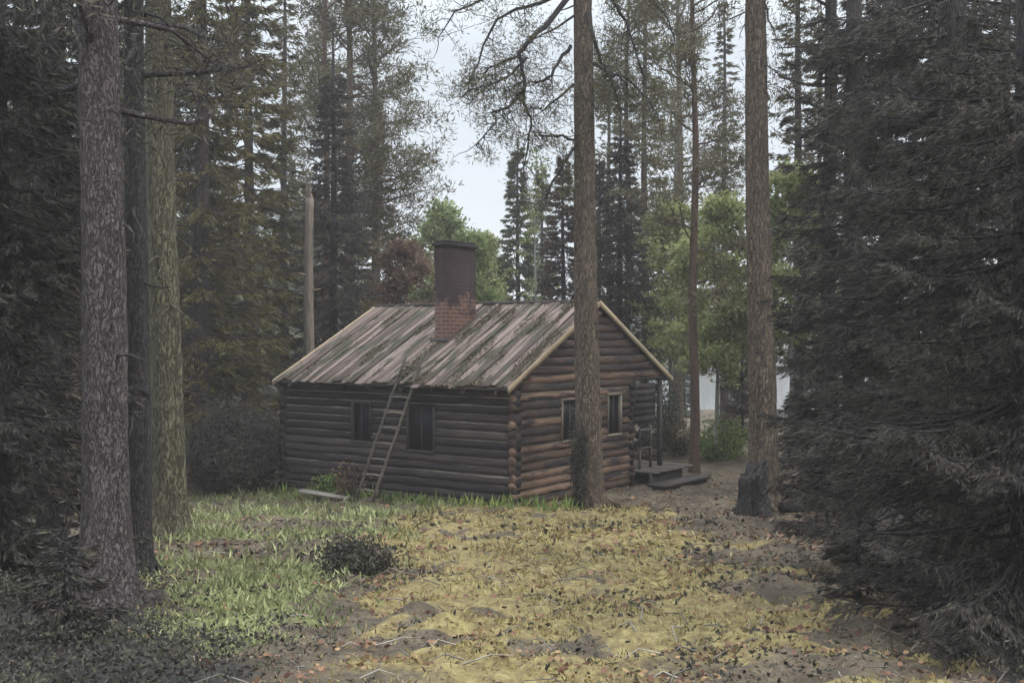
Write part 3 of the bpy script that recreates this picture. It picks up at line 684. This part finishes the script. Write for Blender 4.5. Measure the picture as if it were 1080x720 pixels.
w = MB(); w.tube([(X0-.02, YR, ZE+SL*3.25+.05), (-3, YR, ZE+SL*3.25+.055), (X1+.02, YR, ZE+SL*3.25+.045)], .045, 10); w.build('ridge_pole', M['dark_wood'], roof, True)
for x in (X1, X0-.03):
    for (ya, yb) in ((Y0-.05, YR), (Y1+.05, YR)):
        mb = MB(); n = 8
        ys = np.linspace(ya, yb, n); V = []
        for y in ys:
            z = ZE+SL*((y if y <= YR else 2*YR-y)+.35)+.065; V += [(x+.003, y, z-.12), (x+.033, y, z-.12), (x+.033, y, z), (x+.003, y, z)]
        Fq = [(b*4+k, b*4+(k+1) % 4, b*4+4+(k+1) % 4, b*4+4+k) for b in range(n-1) for k in range(4)]+[(0,3,2,1), (n*4-4, n*4-3, n*4-2, n*4-1)]
        mb.add(V, Fq); mb.build('bargeboard', M['barge'], cab)
# rafters ends
for i, x in enumerate(np.linspace(X0+.4, X1-.35, 8)):
    mb = MB(); mb.tube([(x, Y0+.04, ZE-.09), (x, .3, ZE+.65*SL-.09)], .04, 8); mb.build('rafter', M['dark_wood'], cab, True)
# chimney
cx0, cx1, cy0, cy1, ct = -3.07, -2.74, 1.33, 2.34, 5.16
mb = MB(); n = 16
V = []; zs = np.linspace(2.6, ct, n)
for z in zs:
    j = lambda: random.gauss(0, .006)
    V += [(cx0+j(), cy0+j(), z), (cx1+j(), cy0+j(), z), (cx1+j(), cy1+j(), z), (cx0+j(), cy1+j(), z)]
mb.add(V, [(b*4+k, b*4+(k+1) % 4, b*4+4+(k+1) % 4, b*4+4+k) for b in range(n-1) for k in range(4)]+[(n*4-4, n*4-3, n*4-2, n*4-1)])
ch = mb.build('chimney', M['brick'], cab)
mb = MB(); mb.box((cx0-.05, cy0-.05, ct-.02), (cx1+.05, cy1+.05, ct+.06), jit=.006); mb.box((cx0+.01, cy0+.01, ct+.062), (cx1-.01, cy1-.01, ct+.10), jit=.01)
mb.build('chimney_cap', M['dark_wood'], ch)
mb = MB(); mb.box((cx0-.06, cy0-.10, roofz(cy0)-.02), (cx1+.06, cy0+.002, roofz(cy0)+.10)); mb.build('flashing', M['dark_wood'], ch)
# porch on the far side under the roof
mb = MB()
for i in range(12): y = WY+.28+i*.15; mb.box((-3.2, y, .16), (.55, y+.14, .20), jit=.004)
d_ = mb.build('porch_deck', M['deck'], cab); mb = MB(); mb.box((.38, WY+.25, -.45), (.44, 6.1, .155)); mb.box((-3.2, 6.0, -.45), (.3, 6.08, .155))
mb.build('fascia', M['dark_wood'], d_)
mb = MB(); mb.box((.58, WY-.2, -.06), (1.05, 6.35, -.01), jit=.006); p_ = mb.build('step', M['deck'], cab); mb = MB(); mb.box((.64, WY-.1, -.5), (1.0, 6.25, -.065)); mb.build('fascia', M['dark_wood'], p_)
for (x, y) in ((-.05, 5.9), (-3.1, 5.9)):
    mb = MB(); mb.tube([(x, y, .19), (x, y, 1.2), (x, y, 2.18)], [.065, .06, .06], 10, jit=.03); mb.build('porch_post', M['dark_wood'], cab, True)
mb = MB()
for i in range(6): z = 1.25+i*.15; mb.box((-.03, WY+.22, z), (.02, 5.55, z+.145), jit=.002)
mb.build('porch_panel', M['dark_wood'], cab)
mb = MB(); mb.box((-.06, 4.9, .64), (-.01, 5.45, .68)); mb.box((-.06, 4.9, .2), (-.02, 4.95, .64)); mb.box((-.06, 5.4, .2), (-.02, 5.45, .64)); mb.box((-.06, 4.9, .69), (-.02, 4.94, 1.09)); mb.box((-.06, 5.41, .69), (-.02, 5.45, 1.09)); mb.box((-.065, 4.9, 1.04), (-.015, 5.45, 1.1))
mb.build('porch_railing', M['deck'], cab)
# ------------------------------------------------------------------ ladder
Rz = cab.rotation_euler[2]
lad = empty('ladder', (0, 0, 0)); tag(lad, 'rough wooden ladder leaning on the cabin eave left of the corner', 'ladder')
def cw(x, y, z):
    c, s = math.cos(Rz), math.sin(Rz); return (.054+c*x-s*y, 20.55+s*x+c*y, -3.13+z)
lb_ = cw(-3.1, -.95, 0); lad.location = (lb_[0], lb_[1], G(lb_[0], lb_[1])); l0 = np.array(lad.location)
foot = np.array((-3.02, -.95, -.1)); dv = np.array((.52, .62, 2.28))
def lp(t, s): v = foot+dv*t+np.array((s, 0, 0)); return np.array(cw(*v))-l0
for s in (-.23, .23):
    mb = MB(); mb.tube([lp(t, s)+rng.normal(0, .006, 3) for t in np.linspace(0, 1.32 if s > 0 else 1.27, 10)], np.linspace(.034, .025, 10), 8, jit=.04); mb.build('rail', M['ladder'], lad, True)
for t in np.arange(.1, 1.26, .135):
    mb = MB(); mb.tube([lp(t, -.28), lp(t+.005, 0), lp(t-.003, .28)], .02, 8, jit=.05); mb.build('rung', M['ladder'], lad, True)
# ------------------------------------------------------------------ things around the cabin
def shrub(name, x, y, h, R, mat, label, cat, n=6000, L=.07, W=.03, stems=16, dome=True):
    root = empty(name, (x, y, G(x, y)-.02)); sm_ = MB(); VV = []
    for k in range(stems):
        a = random.random()*6.28; r = R*random.random()**.5; e = np.array((math.cos(a)*r, math.sin(a)*r, h*(1-.6*(r/R)**2)*random.uniform(.6, 1)))
        p = np.linspace((0, 0, 0), e, 6)+rng.normal(0, .02*h, (6, 3)); p[0] = (math.cos(a)*.05, math.sin(a)*.05, -.05); sm_.tube(p, np.linspace(.014, .004, 6), 5, cap=False)
        m = n//stems; t = rng.uniform(.15, 1, m); P = np.stack([np.interp(t, np.linspace(0, 1, 6), p[:, i]) for i in range(3)], 1)+rng.normal(0, 1, (m, 3))*R*.17
        P[:, 2] = np.abs(P[:, 2]); VV.append(blades(P, rng.normal(0, 1, (m, 3))+[0, 0, .3], L*rng.uniform(.6, 1.3, m), W*rng.uniform(.7, 1.3, m)))
    sm_.build('stem', M['bark_dark'], root, True); blade_obj('foliage', np.concatenate(VV), mat, root); tag(root, label, cat); return root
shrub('juniper_bush', (245-540)/F*24.5, 24.5, 2.3, 1.35, M['spruce_dark'], 'big dark rounded bush against the left end of the cabin', 'bush', 26000, .11, .03, 34)
shrub('bilberry_bush', -1.75, 12.1, .36, .52, M['bilberry'], 'dark low bush in the grass before the cabin, left of the golden clearing', 'bush', 5000, .05, .024, 26)
shrub('leafy_plant', *cw(-4.55, -.35, 0)[:2], .7, .4, M['fern'], 'small pale leafy plant against the long log wall, left of the ladder foot', 'plant', 420, .09, .05, 7)
shrub('seedling', *cw(-3.85, -.45, 0)[:2], 1.15, .42, M['russet'], 'reddish leaved sapling by the long wall just left of the ladder', 'sapling', 380, .09, .05, 9)
shrub('seedling', (762-540)/F*30, 30, 1.5, .8, M['fern'], 'bright green sapling beyond the cabin, left of the right pine', 'sapling', 3000, .1, .06, 14)
shrub('seedling', (716-540)/F*31, 31, 1.3, .6, M['spruce'], 'small dark green bush behind the porch step', 'sapling', 2500, .09, .03, 14)
shrub('willow_bush', (700-540)/F*32, 32, 2.9, .8, M['spruce_far'], 'pale grey green bush seen beyond the porch', 'bush', 2200, .1, .045, 16)
shrub('slim_juniper', (610-540)/F*19.8, 19.8, 2.0, .22, M['spruce_dark'], 'slim dark juniper growing against the foot of the middle pine', 'juniper', 5200, .07, .016, 18)
# stump at the foot of the right pine
st = MB(); x, y = (794-540)/F*18.6, 18.6; zt = .78
zz = np.linspace(-.2, zt, 9); st.tube([(0, 0, z) for z in zz], .23+.12*np.exp(-np.maximum(zz, 0)/.15), 26, jit=.08, wob=.16)
for V_ in st.V:
    hi = V_[:, 2] > zt-.3; an = np.arctan2(V_[:, 1], V_[:, 0]); V_[hi, 2] += (.14*np.sin(an[hi]+1)+.06*np.sin(an[hi]*5)+rng.normal(0, .035, hi.sum()))*(V_[hi, 2]-zt+.3)/.3
    V_[-1, 2] -= .25
st = st.build('tree_stump', M['bark_dark'], None, True); st.location = (x, y, G(x, y)); tag(st, 'black rotten stump at the foot of the right pine', 'stump')
# board lying by the ladder and log by the step
mb = MB(); mb.box((-.65, -.09, 0), (.65, .09, .035), jit=.008); b = mb.build('loose_board', M['grey_wood']); p = cw(-4.3, -.75, 0)
b.location = (p[0], p[1], G(p[0], p[1])+.16); b.rotation_euler = (.15, .05, Rz+.12); tag(b, 'loose weathered board lying against the long wall by the ladder', 'board')
mb = MB(); mb.tube([(-.9, 0, .1), (0, .02, .11), (.9, 0, .1)], [.1, .11, .095], 14, jit=.03); b = mb.build('fallen_log', M['bark_dark'], None, True)
p = (1.35, 18.6); b.location = (p[0]+4.2, p[1]+.5, G(p[0]+4.2, p[1]+.5)-.02); b.rotation_euler = (0, 0, .25); tag(b, 'short dark log lying on the ground right of the straight pine', 'log')
# young spruces at the edge of the right thicket
for i, (px, d, h, lab) in enumerate([(872, 15.2, 1.7, 'young dark spruce at the edge of the path, left of the big right spruce'), (905, 9.8, 1.0, 'small dark spruce sapling beside the path, lowest on the right'), (846, 21.5, 2.6, 'young spruce behind the stump, right of the straight pine'), (70, 8.0, 1.1, 'small dark spruce sapling in the lower left thicket')]):
    x = (px-540)/F*d; o = spruce(h, h*.38, .08, .03, dk, dz=.1, nb=6, nt=14, nbp=8, bl=.07, bw=.012, flare=1.1); o.location = (x, d, G(x, d)-.02); tag(o, lab, 'young spruce')
# ------------------------------------------------------------------ world, light, camera, haze
W_ = bpy.data.worlds.new('World'); SC.world = W_; W_.use_nodes = True; nt = W_.node_tree
bg = nt.nodes['Background']; bg.inputs[1].default_value = .1
sky = nt.nodes.new('ShaderNodeTexSky'); sky.sky_type = 'NISHITA'; sky.sun_disc = False
EL, AZ = 48, 112
sky.sun_elevation = math.radians(EL); sky.sun_rotation = math.radians(AZ)
tc = nt.nodes.new('ShaderNodeTexCoord'); sp = nt.nodes.new('ShaderNodeSeparateXYZ'); nt.links.new(tc.outputs['Generated'], sp.inputs[0])
nz = nt.nodes.new('ShaderNodeTexNoise'); nz.inputs['Scale'].default_value = 2.2; nz.inputs['Detail'].default_value = 4; nt.links.new(tc.outputs['Generated'], nz.inputs[0])
rp = nt.nodes.new('ShaderNodeMapRange'); rp.inputs['From Min'].default_value = .26; rp.inputs['From Max'].default_value = .95; rp.inputs['To Min'].default_value = 6.6; rp.inputs['To Max'].default_value = 36; nt.links.new(sp.outputs[2], rp.inputs[0])
hs = nt.nodes.new('ShaderNodeVectorMath'); hs.operation = 'SCALE'; hs.inputs[0].default_value = (.93, 1.01, 1.07); nt.links.new(rp.outputs[0], hs.inputs['Scale'])
nf = nt.nodes.new('ShaderNodeMapRange'); nf.inputs['From Min'].default_value = .35; nf.inputs['From Max'].default_value = .7; nf.inputs['To Min'].default_value = .8; nf.inputs['To Max'].default_value = .97; nt.links.new(nz.outputs[0], nf.inputs[0])
mx = nt.nodes.new('ShaderNodeMix'); mx.data_type = 'RGBA'; nt.links.new(nf.outputs[0], mx.inputs[0]); nt.links.new(sky.outputs[0], mx.inputs[6]); nt.links.new(hs.outputs[0], mx.inputs[7]); nt.links.new(mx.outputs[2], bg.inputs[0])
sd = bpy.data.lights.new('sun', 'SUN'); sd.energy = 1.5; sd.angle = math.radians(14); sd.color = (1, .95, .86)
so = link('sun', sd)
dv_ = Vector((math.sin(math.radians(AZ))*math.cos(math.radians(EL)), math.cos(math.radians(AZ))*math.cos(math.radians(EL)), math.sin(math.radians(EL))))
so.rotation_euler = dv_.to_track_quat('Z', 'Y').to_euler()
HAZE = .0017
if HAZE:
    mb = MB(); mb.box((-700, -40, -12), (700, 950, 30)); hz = bpy.data.materials.new('haze_air'); hz.use_nodes = True; n2 = hz.node_tree; n2.nodes.remove(n2.nodes['Principled BSDF'])
    pv = n2.nodes.new('ShaderNodeVolumePrincipled'); pv.inputs['Color'].default_value = (.95,.90,.90,1); pv.inputs['Density'].default_value = HAZE; pv.inputs['Anisotropy'].default_value = .2
    n2.links.new(pv.outputs[0], n2.nodes['Material Output'].inputs['Volume'])
    h = mb.build('haze', hz); tag(h, 'thin pale forest haze', 'haze', kind='stuff')
cd = bpy.data.cameras.new('camera'); cd.lens = 36*F/1080; cd.sensor_width = 36; cd.clip_end = 3000; cd.shift_y = -2/1080
cam = link('camera', cd); cam.rotation_euler = (math.radians(90), 0, 0); SC.camera = cam
SC.view_settings.view_transform = 'Standard'; SC.view_settings.look = 'None'; SC.view_settings.exposure = 0.46; SC.view_settings.gamma = 1
SC.render.engine = 'CYCLES'
SC.cycles.max_bounces = 5; SC.cycles.diffuse_bounces = 3; SC.cycles.volume_bounces = 0; SC.cycles.transparent_max_bounces = 4
